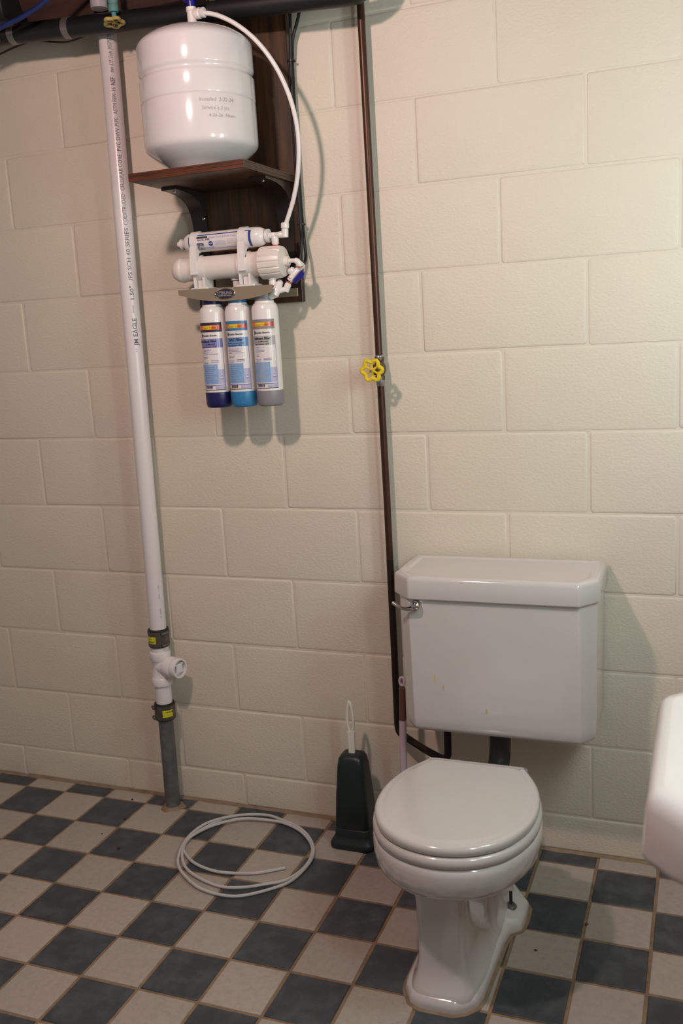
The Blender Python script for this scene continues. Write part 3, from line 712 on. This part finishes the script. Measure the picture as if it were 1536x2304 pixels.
for i, z in enumerate((2.052, 1.662)):
    o = MB().lathe([(0.0098, -0.0015), (0.0104, -0.0015), (0.0104, 0.0015), (0.0098, 0.0015)], (0.7145, -0.0225, z), (0, 0, 1), 14).build('cable_tie', CABLE)
    recentre(o, (0.7145, -0.0225, z)); tag(o, ('upper' if i == 0 else 'lower')+' black tie binding the two cables beside the backboard', 'cable tie')
cable('water_tube', [(0.395, -0.012, 1.67), (0.389, -0.022, 1.655), (0.388, -0.035, 1.642), (0.393, -0.06, 1.628), (0.400, -0.10, 1.628), (0.406, -0.112, 1.632)], 0.0045, BLUEC, 'short blue tube curling behind the left end of the filter', 'tube')

# ------------------------------------------------------------------ copper supply with valve
cs = thing('supply_pipe', 'brown copper water pipe with yellow wheel valve down the wall', 'pipe', (0.91, -0.03, 0.3))
cp = [(0.9035, -0.030, 2.30), (0.9045, -0.030, 2.15), (0.9065, -0.030, 1.75), (0.9085, -0.030, 1.318)]
MB().tube(cp, 0.0092, 16).build('upper_pipe', COPPER, cs)
MB().tube([(0.9090, -0.030, 1.26), (0.9110, -0.030, 0.98), (0.9112, -0.030, 0.78)], 0.0092, 16).build('lower_pipe', COPPER, cs)
low = [(0.9112, -0.030, 0.79), (0.9112, -0.030, 0.50), (0.9105, -0.030, 0.345)]
MB().tube(low, 0.0095, 16).build('blackened_pipe', DKCOP, cs)
vb = MB(); vd = Vector((0.001, 0, -1))
vb.lathe([(0.0001, 0.0), (0.0115, 0), (0.0125, 0.002), (0.0125, 0.010), (0.0110, 0.012), (0.0150, 0.022), (0.0165, 0.030), (0.0150, 0.038), (0.0110, 0.046), (0.0125, 0.048), (0.0125, 0.058), (0.0001, 0.06)], (0.9088, -0.030, 1.319), vd, 20)
vb.lathe([(0.012, 0), (0.012, 0.022), (0.014, 0.022), (0.014, 0.032), (0.009, 0.036), (0.007, 0.040), (0.0035, 0.041), (0.0035, 0.066)], (0.9092, -0.030, 1.289), (0, -1, 0), 16)
vv = vb.build('valve_body', BRASS, cs)
wheel((0.910, -0.094, 1.289), (0.05, -1, -0.1), 0.0235, 0.0052, 6, YEL, cs, CHROME)
MB().lathe([(0.0096, 0), (0.0118, 0.001), (0.0112, 0.012), (0.0096, 0.016)], (0.9090, -0.030, 1.262), (0, 0, -1), 16).build('solder_joint', SOLDER, cs)
MB().lathe([(0.0096, 0), (0.0118, 0.001), (0.0115, 0.004), (0.0096, 0.006)], (0.9086, -0.030, 1.318), (0, 0, 1), 16).build('solder_joint', SOLDER, cs)
el = spline([(0.911, -0.030, 0.36), (0.911, -0.030, 0.325), (0.917, -0.034, 0.306), (0.935, -0.043, 0.298), (0.985, -0.072, 0.288), (1.035, -0.100, 0.281), (1.058, -0.112, 0.281), (1.072, -0.119, 0.292), (1.075, -0.120, 0.312), (1.075, -0.120, 0.405)], 5)
MB().tube(el, 0.0098, 14).build('elbow_run', DKCOP, cs, label='blackened elbow run under the cistern')

# ------------------------------------------------------------------ toilet
to = thing('toilet', 'white toilet with chamfered wall tank and closed round seat', 'toilet', (1.2, -0.4, 0))
def octo(xl, xr, yb, yf, cxl, cxr, cyl, cyr, z, ins=0.0, rb=0.0):
    """half-octagon plan: chamfered front corners"""
    return [(xl+ins, yb-ins*0, z), (xl+ins, cyl+ins*0.4, z), (cxl+ins*0.4, yf+ins, z), (cxr-ins*0.4, yf+ins, z), (xr-ins, cyr+ins*0.4, z), (xr-ins, yb-ins*0, z)]
def rounded(poly, rad, seg=4):
    """round the corners of a plan polygon (list of (x,y,z))"""
    P = [Vector(p) for p in poly]; out = []; n = len(P)
    for i in range(n):
        a, b, c = P[i-1], P[i], P[(i+1) % n]
        u = (a-b); v = (c-b); r = min(rad, u.length*0.4, v.length*0.4)
        p0 = b + u.normalized()*r; p2 = b + v.normalized()*r
        for k in range(seg+1):
            t = k/seg; out.append(p0*(1-t)**2 + b*2*t*(1-t) + p2*t*t)
    return out
TB = []
for z, ins in ((0.402, 0.022), (0.404, 0.012), (0.409, 0.005), (0.418, 0.0012), (0.44, 0.0), (0.60, -0.002), (0.748, -0.004), (0.755, -0.004)):
    k = (z-0.405)/0.345
    TB.append(rounded(octo(0.990, 1.456, -0.0085, -0.228-0.004*k, 1.022, 1.424, -0.183-0.003*k, -0.186, z, ins), 0.0045))
MB().loft(TB).build('tank', CHINA, to, angle=60)
LD = []
def lidring(z, ins, rad=0.005): return rounded(octo(0.973, 1.468, -0.012, -0.2465, 1.024, 1.427, -0.190, -0.192, z, ins), rad)
for z, ins in ((0.749, 0.010), (0.7475, 0.004), (0.749, 0.001), (0.752, 0.0), (0.792, 0.0015), (0.798, 0.003), (0.8015, 0.007), (0.8025, 0.012), (0.8025, 0.022), (0.8015, 0.026), (0.7995, 0.029), (0.799, 0.033)):
    r = lidring(z, ins)
    if ins > 0.005 and z > 0.76:      # back edge moves in as well
        for p in r: p.y = min(p.y, -0.012-ins*0.7)
    LD.append(r)
MB().loft(LD).build('tank_lid', CHINA, to, angle=60)
lvx, lvz = 1.043, 0.7325
m = MB()
m.lathe([(0.0001, 0), (0.0135, 0.0), (0.0140, 0.002), (0.0120, 0.006), (0.0130, 0.010), (0.0125, 0.016), (0.0095, 0.021), (0.0045, 0.0235), (0.0001, 0.024)], (lvx, -0.232, lvz), (0, -1, 0), 24)
lp = spline([(lvx+0.002, -0.246, lvz-0.001), (lvx-0.012, -0.250, lvz-0.0055), (lvx-0.028, -0.250, lvz-0.0065), (lvx-0.044, -0.247, lvz-0.002), (lvx-0.058, -0.243, lvz+0.005)], 5)
n = len(lp); m.tube(lp, [0.0085 - 0.0042*min(1, k/(n*0.45)) for k in range(n)], 12)
m.build('flush_lever', CHROME, to, label='curved chrome flush lever')
for x, z, h in ((1.071, 0.586, 0.030), (1.079, 0.556, 0.022), (1.10, 0.530, 0.012), (1.205, 0.478, 0.010)):
    m = MB().extrude_poly([(x-0.0012, -0.2302, z), (x+0.0006, -0.2302, z-h), (x+0.002, -0.2302, z-h*0.6), (x+0.0016, -0.2302, z+0.002)], (0, -0.0012, 0))
    m.build('rust_drip', STAIN, to, label='yellowish drip marks on the tank front')
# flush pipe
m = MB(); m.lathe([(0.034, 0), (0.036, 0.001), (0.036, 0.010), (0.030, 0.014)], (1.213, -0.118, 0.403), (0, 0, -1), 28)
m.tube(spline([(1.213, -0.118, 0.405), (1.212, -0.118, 0.37), (1.211, -0.119, 0.33), (1.210, -0.128, 0.300), (1.208, -0.150, 0.281), (1.206, -0.19, 0.277), (1.206, -0.26, 0.277)], 5), 0.0265, 24)
m.build('flush_pipe', mat('dark_flush_pipe', (0.040, 0.042, 0.042), 0.55, 0.3, noise=(20, (0.065, 0.065, 0.065), 0.4, 0.7)), to, label='dark grey flush pipe under the tank')
# plan of rim / seat / lid : half-width as a function of y
CX = 1.207
prof_y = [(-0.352, 0.098), (-0.356, 0.110), (-0.366, 0.116), (-0.40, 0.136), (-0.44, 0.154), (-0.49, 0.1665), (-0.54, 0.1700), (-0.59, 0.1650), (-0.635, 0.1500), (-0.675, 0.127), (-0.703, 0.098), (-0.722, 0.065), (-0.732, 0.030)]
def plan(z, grow=0.0, cx=CX, sx=1.0, y0=None, sy=1.0, yc=-0.545):
    pts = []
    R0 = [(CX+w, y) for y, w in prof_y] + [(CX, -0.735)] + [(CX-w, y) for y, w in reversed(prof_y)]
    c = Vector((CX, yc))
    for x, y in R0:
        d = Vector((x-CX, y-yc)); l = d.length
        d = d*((l+grow)/l)
        pts.append(Vector((cx + d.x*sx, yc + d.y*sy, z)))
    return pts
def dense(ring, n=2):
    out = []; N_ = len(ring)
    for i in range(N_):
        p0, p1, p2, p3 = ring[i-1], ring[i], ring[(i+1) % N_], ring[(i+2) % N_]
        if i >= N_-1: out.append(p1); out.append((p1+p2)/2); continue
        for k in range(n):
            t = k/n; out.append(0.5*((2*p1)+(p2-p0)*t+(2*p0-5*p1+4*p2-p3)*t*t+(3*p1-p0-3*p2+p3)*t*t*t))
    return out
LIDZ = 0.4035
MB().loft([dense(plan(z, g)) for z, g in ((LIDZ-0.0185, -0.006), (LIDZ-0.0195, -0.002), (LIDZ-0.018, 0.0), (LIDZ-0.008, 0.0005), (LIDZ-0.003, -0.002), (LIDZ-0.0006, -0.0065), (LIDZ, -0.012), (LIDZ+0.0004, -0.018), (LIDZ+0.0016, -0.0215), (LIDZ+0.0022, -0.028))]).build('seat_lid', SEATM, to, angle=70)
# seat ring with opening
so = [dense(plan(z, g)) for z, g in ((0.3600, -0.004), (0.3590, 0.001), (0.3610, 0.0045), (0.3700, 0.0055), (0.3770, 0.004), (0.3810, 0.0), (0.3820, -0.006), (0.3815, -0.05), (0.3780, -0.056), (0.3640, -0.056), (0.3600, -0.050))]
so.append(so[0]); MB().loft(so, False, False).build('seat', SEATM, to, angle=70)
for s in (-1, 1):
    MB().lathe([(0.0001, 0), (0.010, 0), (0.010, 0.060), (0.0001, 0.060)], (CX+s*0.075-0.03, -0.352, 0.3835), (1, 0, 0), 16).build('hinge', SEATM, to)
# bowl: rim to pedestal in one continuous body
def ring_mix(z, grow, cx, k, w, yf, yb, e=0.22):
    """blend rim plan (k=0) into a rounded box column (k=1)"""
    a = dense(plan(z, grow, cx)); N_ = len(a); out = []
    yc = (yf+yb)/2; hy = abs(yf-yb)/2
    for p in a:
        th = math.atan2(p.y+0.545, p.x-cx)
        c, s = cos(th), sin(th)
        q = Vector((cx + w*math.copysign(abs(c)**e, c), yc + hy*math.copysign(abs(s)**e, s), z))
        out.append(p*(1-k) + q*k)
    return out
B = []
B.append(ring_mix(0.3585, -0.030, CX, 0, 0, 0, 0))
for z, g, cx, k in ((0.3592, -0.008, CX, 0), (0.3570, 0.001, CX, 0), (0.350, 0.005, CX, 0), (0.340, 0.0065, CX, 0), (0.320, 0.005, 1.206, 0), (0.300, 0.001, 1.205, 0), (0.289, -0.007, 1.204, 0), (0.277, -0.020, 1.202, 0.0), (0.267, -0.036, 1.200, 0.0), (0.260, -0.055, 1.199, 0.10)):
    B.append(ring_mix(z, g, cx, k, 0.058, -0.655, -0.30))
for z, k, w, yf in ((0.255, 0.45, 0.063, -0.652), (0.249, 0.80, 0.061, -0.652), (0.238, 0.96, 0.0585, -0.652), (0.222, 1.0, 0.0565, -0.652)):
    B.append(ring_mix(z, -0.07, 1.190, k, w, yf, -0.28))
for z, w, yf, e in ((0.15, 0.0545, -0.651, 0.22), (0.10, 0.0545, -0.651, 0.22), (0.075, 0.057, -0.654, 0.24), (0.056, 0.062, -0.660, 0.28), (0.044, 0.067, -0.666, 0.33), (0.035, 0.072, -0.6715, 0.38), (0.028, 0.0765, -0.676, 0.42), (0.020, 0.079, -0.678, 0.45)):
    B.append(ring_mix(z, -0.07, 1.190, 1.0, w, yf, -0.26, e))
bowl = MB().loft(B, True, True).build('bowl', CHINA, to, angle=70)
# side webs narrower than the front column: trap housing
m = MB()
tr = []
for z, w, ya, yb_ in ((0.02, 0.066, -0.46, -0.245), (0.06, 0.058, -0.46, -0.250), (0.12, 0.052, -0.45, -0.255), (0.20, 0.058, -0.46, -0.255), (0.27, 0.066, -0.48, -0.255), (0.32, 0.078, -0.50, -0.27), (0.338, 0.082, -0.48, -0.285), (0.342, 0.070, -0.46, -0.30)):
    tr.append(rounded([(1.203-w, ya, z), (1.203+w, ya, z), (1.203+w*1.05, yb_, z), (1.203-w*1.05, yb_, z)], 0.03, 5))
m.loft(tr).build('trap_housing', CHINA, to, angle=70)
# foot
FT = [(1.103, -0.615), (1.107, -0.640), (1.128, -0.676), (1.150, -0.686), (1.222, -0.686), (1.246, -0.672), (1.266, -0.646), (1.272, -0.620), (1.275, -0.505), (1.277, -0.430), (1.283, -0.392), (1.305, -0.372), (1.309, -0.330), (1.307, -0.280), (1.262, -0.215), (1.145, -0.215), (1.100, -0.280), (1.098, -0.330), (1.102, -0.372), (1.112, -0.392), (1.106, -0.430), (1.104, -0.505)]
def foot(z, ins):
    c = Vector((1.195, -0.45)); out = []; N_ = len(FT)
    for i, (x, y) in enumerate(FT):
        a = Vector(FT[i-1]); b = Vector(FT[(i+1) % N_]); t = (b-a).normalized(); nn = Vector((-t.y, t.x))
        if nn.dot(c-Vector((x, y))) < 0: nn = -nn
        p = Vector((x, y)) + nn*ins; out.append(Vector((p.x, p.y, z)))
    return rounded(out, 0.0045, 3)
MB().loft([foot(0.0, 0.0), foot(0.010, 0.0), foot(0.018, 0.002), foot(0.024, 0.007), foot(0.028, 0.014), foot(0.031, 0.024), foot(0.036, 0.034)]).build('foot', CHINA, to, angle=70)
bt = MB(); bt.lathe([(0.0001, 0), (0.0140, 0), (0.0140, 0.002), (0.0085, 0.003), (0.0085, 0.009), (0.0001, 0.0095)], (1.274, -0.335, 0.0348), (0, 0, 1), 16); b_ = bt.build('floor_bolt', ZINC, to, label='rusty floor bolt on the right of the foot')
MB().lathe([(0.0038, 0), (0.0038, 0.030), (0.0001, 0.031)], (1.274, -0.335, 0.0430), (0, 0, 1), 10).build('stud', CHIP, b_)
bt = MB(); bt.lathe([(0.0001, 0), (0.0140, 0), (0.0140, 0.002), (0.0085, 0.003), (0.0085, 0.009), (0.0001, 0.0095)], (1.130, -0.335, 0.0348), (0, 0, 1), 16); b2 = bt.build('floor_bolt', ZINC, to)
# chipped glaze on the foot
MB().extrude_poly([(1.250, -0.508, 0.0298), (1.262, -0.522, 0.0280), (1.260, -0.508, 0.0285), (1.254, -0.500, 0.0296)], (0, 0, 0.0016)).build('glaze_chip', CHIP, to)
# caulk under the foot
m = MB(); m.loft([foot(-0.001, -0.008), foot(0.0008, -0.007), foot(0.0022, -0.001), foot(0.0022, 0.02)]); m.build('toilet_caulk', CAULK, floor)

# ------------------------------------------------------------------ brush and holder
HX, HY = 0.800, -0.098
bh = thing('brush_holder', 'tall dark green tapered brush holder on the floor by the toilet', 'brush holder', (HX, HY, 0))
def rr_(hx, hy, z, rad, cx=HX, cy=HY): return rounded([(cx-hx, cy-hy, z), (cx+hx, cy-hy, z), (cx+hx, cy+hy, z), (cx-hx, cy+hy, z)], rad, 5)
MB().loft([rr_(0.061, 0.057, 0.0, 0.026), rr_(0.063, 0.059, 0.004, 0.026), rr_(0.063, 0.059, 0.013, 0.026), rr_(0.060, 0.056, 0.019, 0.026), rr_(0.053, 0.050, 0.027, 0.022), rr_(0.0505, 0.047, 0.036, 0.02), rr_(0.0500, 0.0465, 0.054, 0.02), rr_(0.049, 0.0455, 0.056, 0.02)]).build('base', GREEN, bh, angle=70)
MB().loft([rr_(0.0475, 0.044, 0.055, 0.02), rr_(0.0490, 0.0455, 0.058, 0.02), rr_(0.0450, 0.042, 0.14, 0.02), rr_(0.0380, 0.035, 0.228, 0.018), rr_(0.0345, 0.031, 0.250, 0.018), rr_(0.0290, 0.026, 0.259, 0.016), rr_(0.0180, 0.016, 0.2625, 0.010), rr_(0.0130, 0.0105, 0.2615, 0.006)], True, True).build('cover', GREEN, bh, angle=70)
br = thing('toilet_brush', 'ivory looped handle of a brush sticking up from the green holder', 'brush', (HX, HY, 0.26))
m = MB(); hx0, hz0 = HX-0.001, 0.2618
def hring(z, w, d): return rounded([(hx0-w, HY-d, z), (hx0+w, HY-d, z), (hx0+w, HY+d, z), (hx0-w, HY+d, z)], min(w, d)*0.7, 3)
m.loft([hring(hz0, 0.0092, 0.0055), hring(hz0+0.05, 0.0108, 0.0052), hring(hz0+0.062, 0.0118, 0.0050)])
loop = []
for k in range(24):
    a = 2*PI*k/24; loop.append((hx0 + 0.0088*sin(a)*(1.0 if cos(a) > 0 else 1.0+0.35*cos(a)), HY, hz0+0.100 + 0.046*-cos(a)))
m.tube(loop, 0.0046, 8, closed=True)
m.build('handle', HWHITE, br, angle=60)

# ------------------------------------------------------------------ lilac pole behind the toilet
po = thing('cleaning_pole', 'lilac pole with brown band and hanging loop, upright beside the toilet tank', 'pole', (0.944, -0.105, 0))
P0, P1 = Vector((0.942, -0.105, 0.05)), Vector((0.953, -0.102, 0.487)); pd = P1-P0
def pp(t): return P0 + pd*t
MB().tube([pp(0), pp(0.74)], [0.0098, 0.0095], 16).build('shaft', LILAC, po)
MB().tube([pp(0.74), pp(0.945)], [0.0097, 0.0085], 16).build('band', BROWNB, po, label='brown band near the top')
m = MB(); c = pp(0.985); m.tube([c + Vector((0.0065*cos(2*PI*k/16), 0, 0.011*sin(2*PI*k/16))) for k in range(16)], 0.0036, 8, closed=True); m.build('hanging_loop', LILAC, po)
MB().lathe([(0.011, 0), (0.0125, 0.003), (0.0125, 0.045), (0.0098, 0.06), (0.0001, 0.06)], (0.942, -0.105, 0.0), (0, 0, 1), 20).build('foot_cap', RUBBER, po)

# ------------------------------------------------------------------ coil of clear tube on the floor
cl = [(0.665, -0.286), (0.608, -0.327), (0.55, -0.347), (0.489, -0.354), (0.422, -0.336), (0.37, -0.299), (0.348, -0.266), (0.345, -0.216), (0.378, -0.149), (0.443, -0.093), (0.529, -0.079), (0.577, -0.082), (0.634, -0.108), (0.685, -0.158), (0.71, -0.212), (0.714, -0.276), (0.692, -0.338), (0.646, -0.371), (0.597, -0.398), (0.541, -0.411), (0.468, -0.394), (0.405, -0.359), (0.358, -0.294), (0.338, -0.23), (0.351, -0.144), (0.413, -0.08), (0.494, -0.052), (0.555, -0.065), (0.616, -0.089), (0.668, -0.131), (0.707, -0.19), (0.719, -0.253), (0.706, -0.334), (0.671, -0.381), (0.613, -0.43), (0.56, -0.445), (0.491, -0.435), (0.435, -0.404), (0.391, -0.367), (0.363, -0.323), (0.342, -0.26), (0.343, -0.188), (0.379, -0.106), (0.417, -0.07)]
pts = []
for i, (x, y) in enumerate(cl):
    t = i/(len(cl)-1); z = 0.0042 + 0.0012*(1+sin(i*0.9)) + 0.006*(0.5-0.5*cos(2*PI*t*2.6))*(1 if 0.05 < t < 0.95 else 0.2)
    pts.append((x, y, z))
o = MB().tube(spline(pts, 5), 0.0041, 8).build('tubing_coil', CLEAR); recentre(o, (0.53, -0.24, 0.0))
tag(o, 'loose coil of milky clear plastic tubing on the checkered floor', 'tubing')

# ------------------------------------------------------------------ wash basin at the right edge
sk = thing('wash_basin', 'white wash basin with chamfered corner at the right edge, nearest the camera', 'basin', (1.85, -1.02, 0.8))
def skr(z, i):
    x0, x1, ya, yb_ = 1.622+i, 2.079, -0.795-i, -1.248+i; c = 0.05
    return rounded([(x0, ya-c, z), (x0, yb_+c, z), (x0+c, yb_, z), (x1, yb_, z), (x1, ya, z), (x0+c, ya, z)], 0.014, 4)
rings = [skr(0.712, 0.012), skr(0.709, 0.006), skr(0.713, 0.001), skr(0.722, 0.0), skr(0.780, 0.004), skr(0.792, 0.008), skr(0.799, 0.016), skr(0.801, 0.026)]
def basin(z, k):
    cx, cy = 1.865, -1.02; return None
m = MB(); m.loft(rings, False, False)
n = len(rings[0])
def oval(z, a, b): return [Vector((1.855 + a*cos(t_), -1.0215 + b*sin(t_), z)) for t_ in angs]
last = rings[-1]; angs = [math.atan2((p.y+1.0215)/0.226, (p.x-1.855)/0.22) for p in last]
m.loft([last, oval(0.8005, 0.165, 0.165), oval(0.792, 0.155, 0.157), oval(0.74, 0.135, 0.14), oval(0.69, 0.10, 0.105), oval(0.67, 0.05, 0.05), oval(0.668, 0.02, 0.02)], False, True)
m.loft([rings[0], [Vector((1.86 + (p.x-1.86)*0.86, -1.0215 + (p.y+1.0215)*0.84, 0.705)) for p in rings[0]], oval(0.68, 0.145, 0.15), oval(0.655, 0.11, 0.115), oval(0.645, 0.05, 0.05)], False, True)
m.build('basin', CHINA, sk, angle=60)
m = MB(); m.lathe([(0.022, 0), (0.022, 0.004), (0.015, 0.006), (0.015, 0.06), (0.010, 0.065), (0.0001, 0.066)], (2.035, -1.02, 0.800), (0, 0, 1), 18)
m.tube(spline([(2.035, -1.02, 0.845), (2.0, -1.02, 0.875), (1.955, -1.02, 0.870), (1.935, -1.02, 0.845)], 5), 0.010, 12)
m.build('faucet', CHROME, sk)

# ------------------------------------------------------------------ crumbs and leaf bits on the floor
random.seed(5)
for i, (x, y, s, lab) in enumerate(((0.043, -0.060, 0.006, 'dark crumb on the pale tile left of the drain pipe foot'), (0.090, -0.172, 0.006, 'reddish crumb on a slate tile left of the tubing coil'), (0.072, -0.262, 0.004, 'tiny crumb at the corner of a pale tile, left'), (0.166, -0.318, 0.007, 'dark crumb on the grout between coil and left edge'), (1.444, -0.305, 0.007, 'orange brown crumb on the blue tile right of the toilet'), (1.348, -0.432, 0.004, 'short dark fibre on the pale tile right of the toilet'))):
    m = MB(); n = 7; rg = []
    for z, r in ((0.0, 0.7), (s*0.3, 1.0), (s*0.65, 0.6)):
        rg.append([(x + s*0.6*r*random.uniform(0.7, 1.3)*cos(2*PI*k/n)*(1.6 if i == 5 else 1), y + s*0.45*r*random.uniform(0.7, 1.3)*sin(2*PI*k/n), z+0.0003) for k in range(n)])
    m.loft(rg); o = m.build('crumb', mat('orange_crumb', (0.22, 0.07, 0.03), 0.9) if i == 4 else CRUMB); recentre(o, (x, y, 0)); tag(o, lab, 'crumb', 'crumbs on the tiles')

for o in bpy.data.objects:
    if '_o' in o: del o['_o']
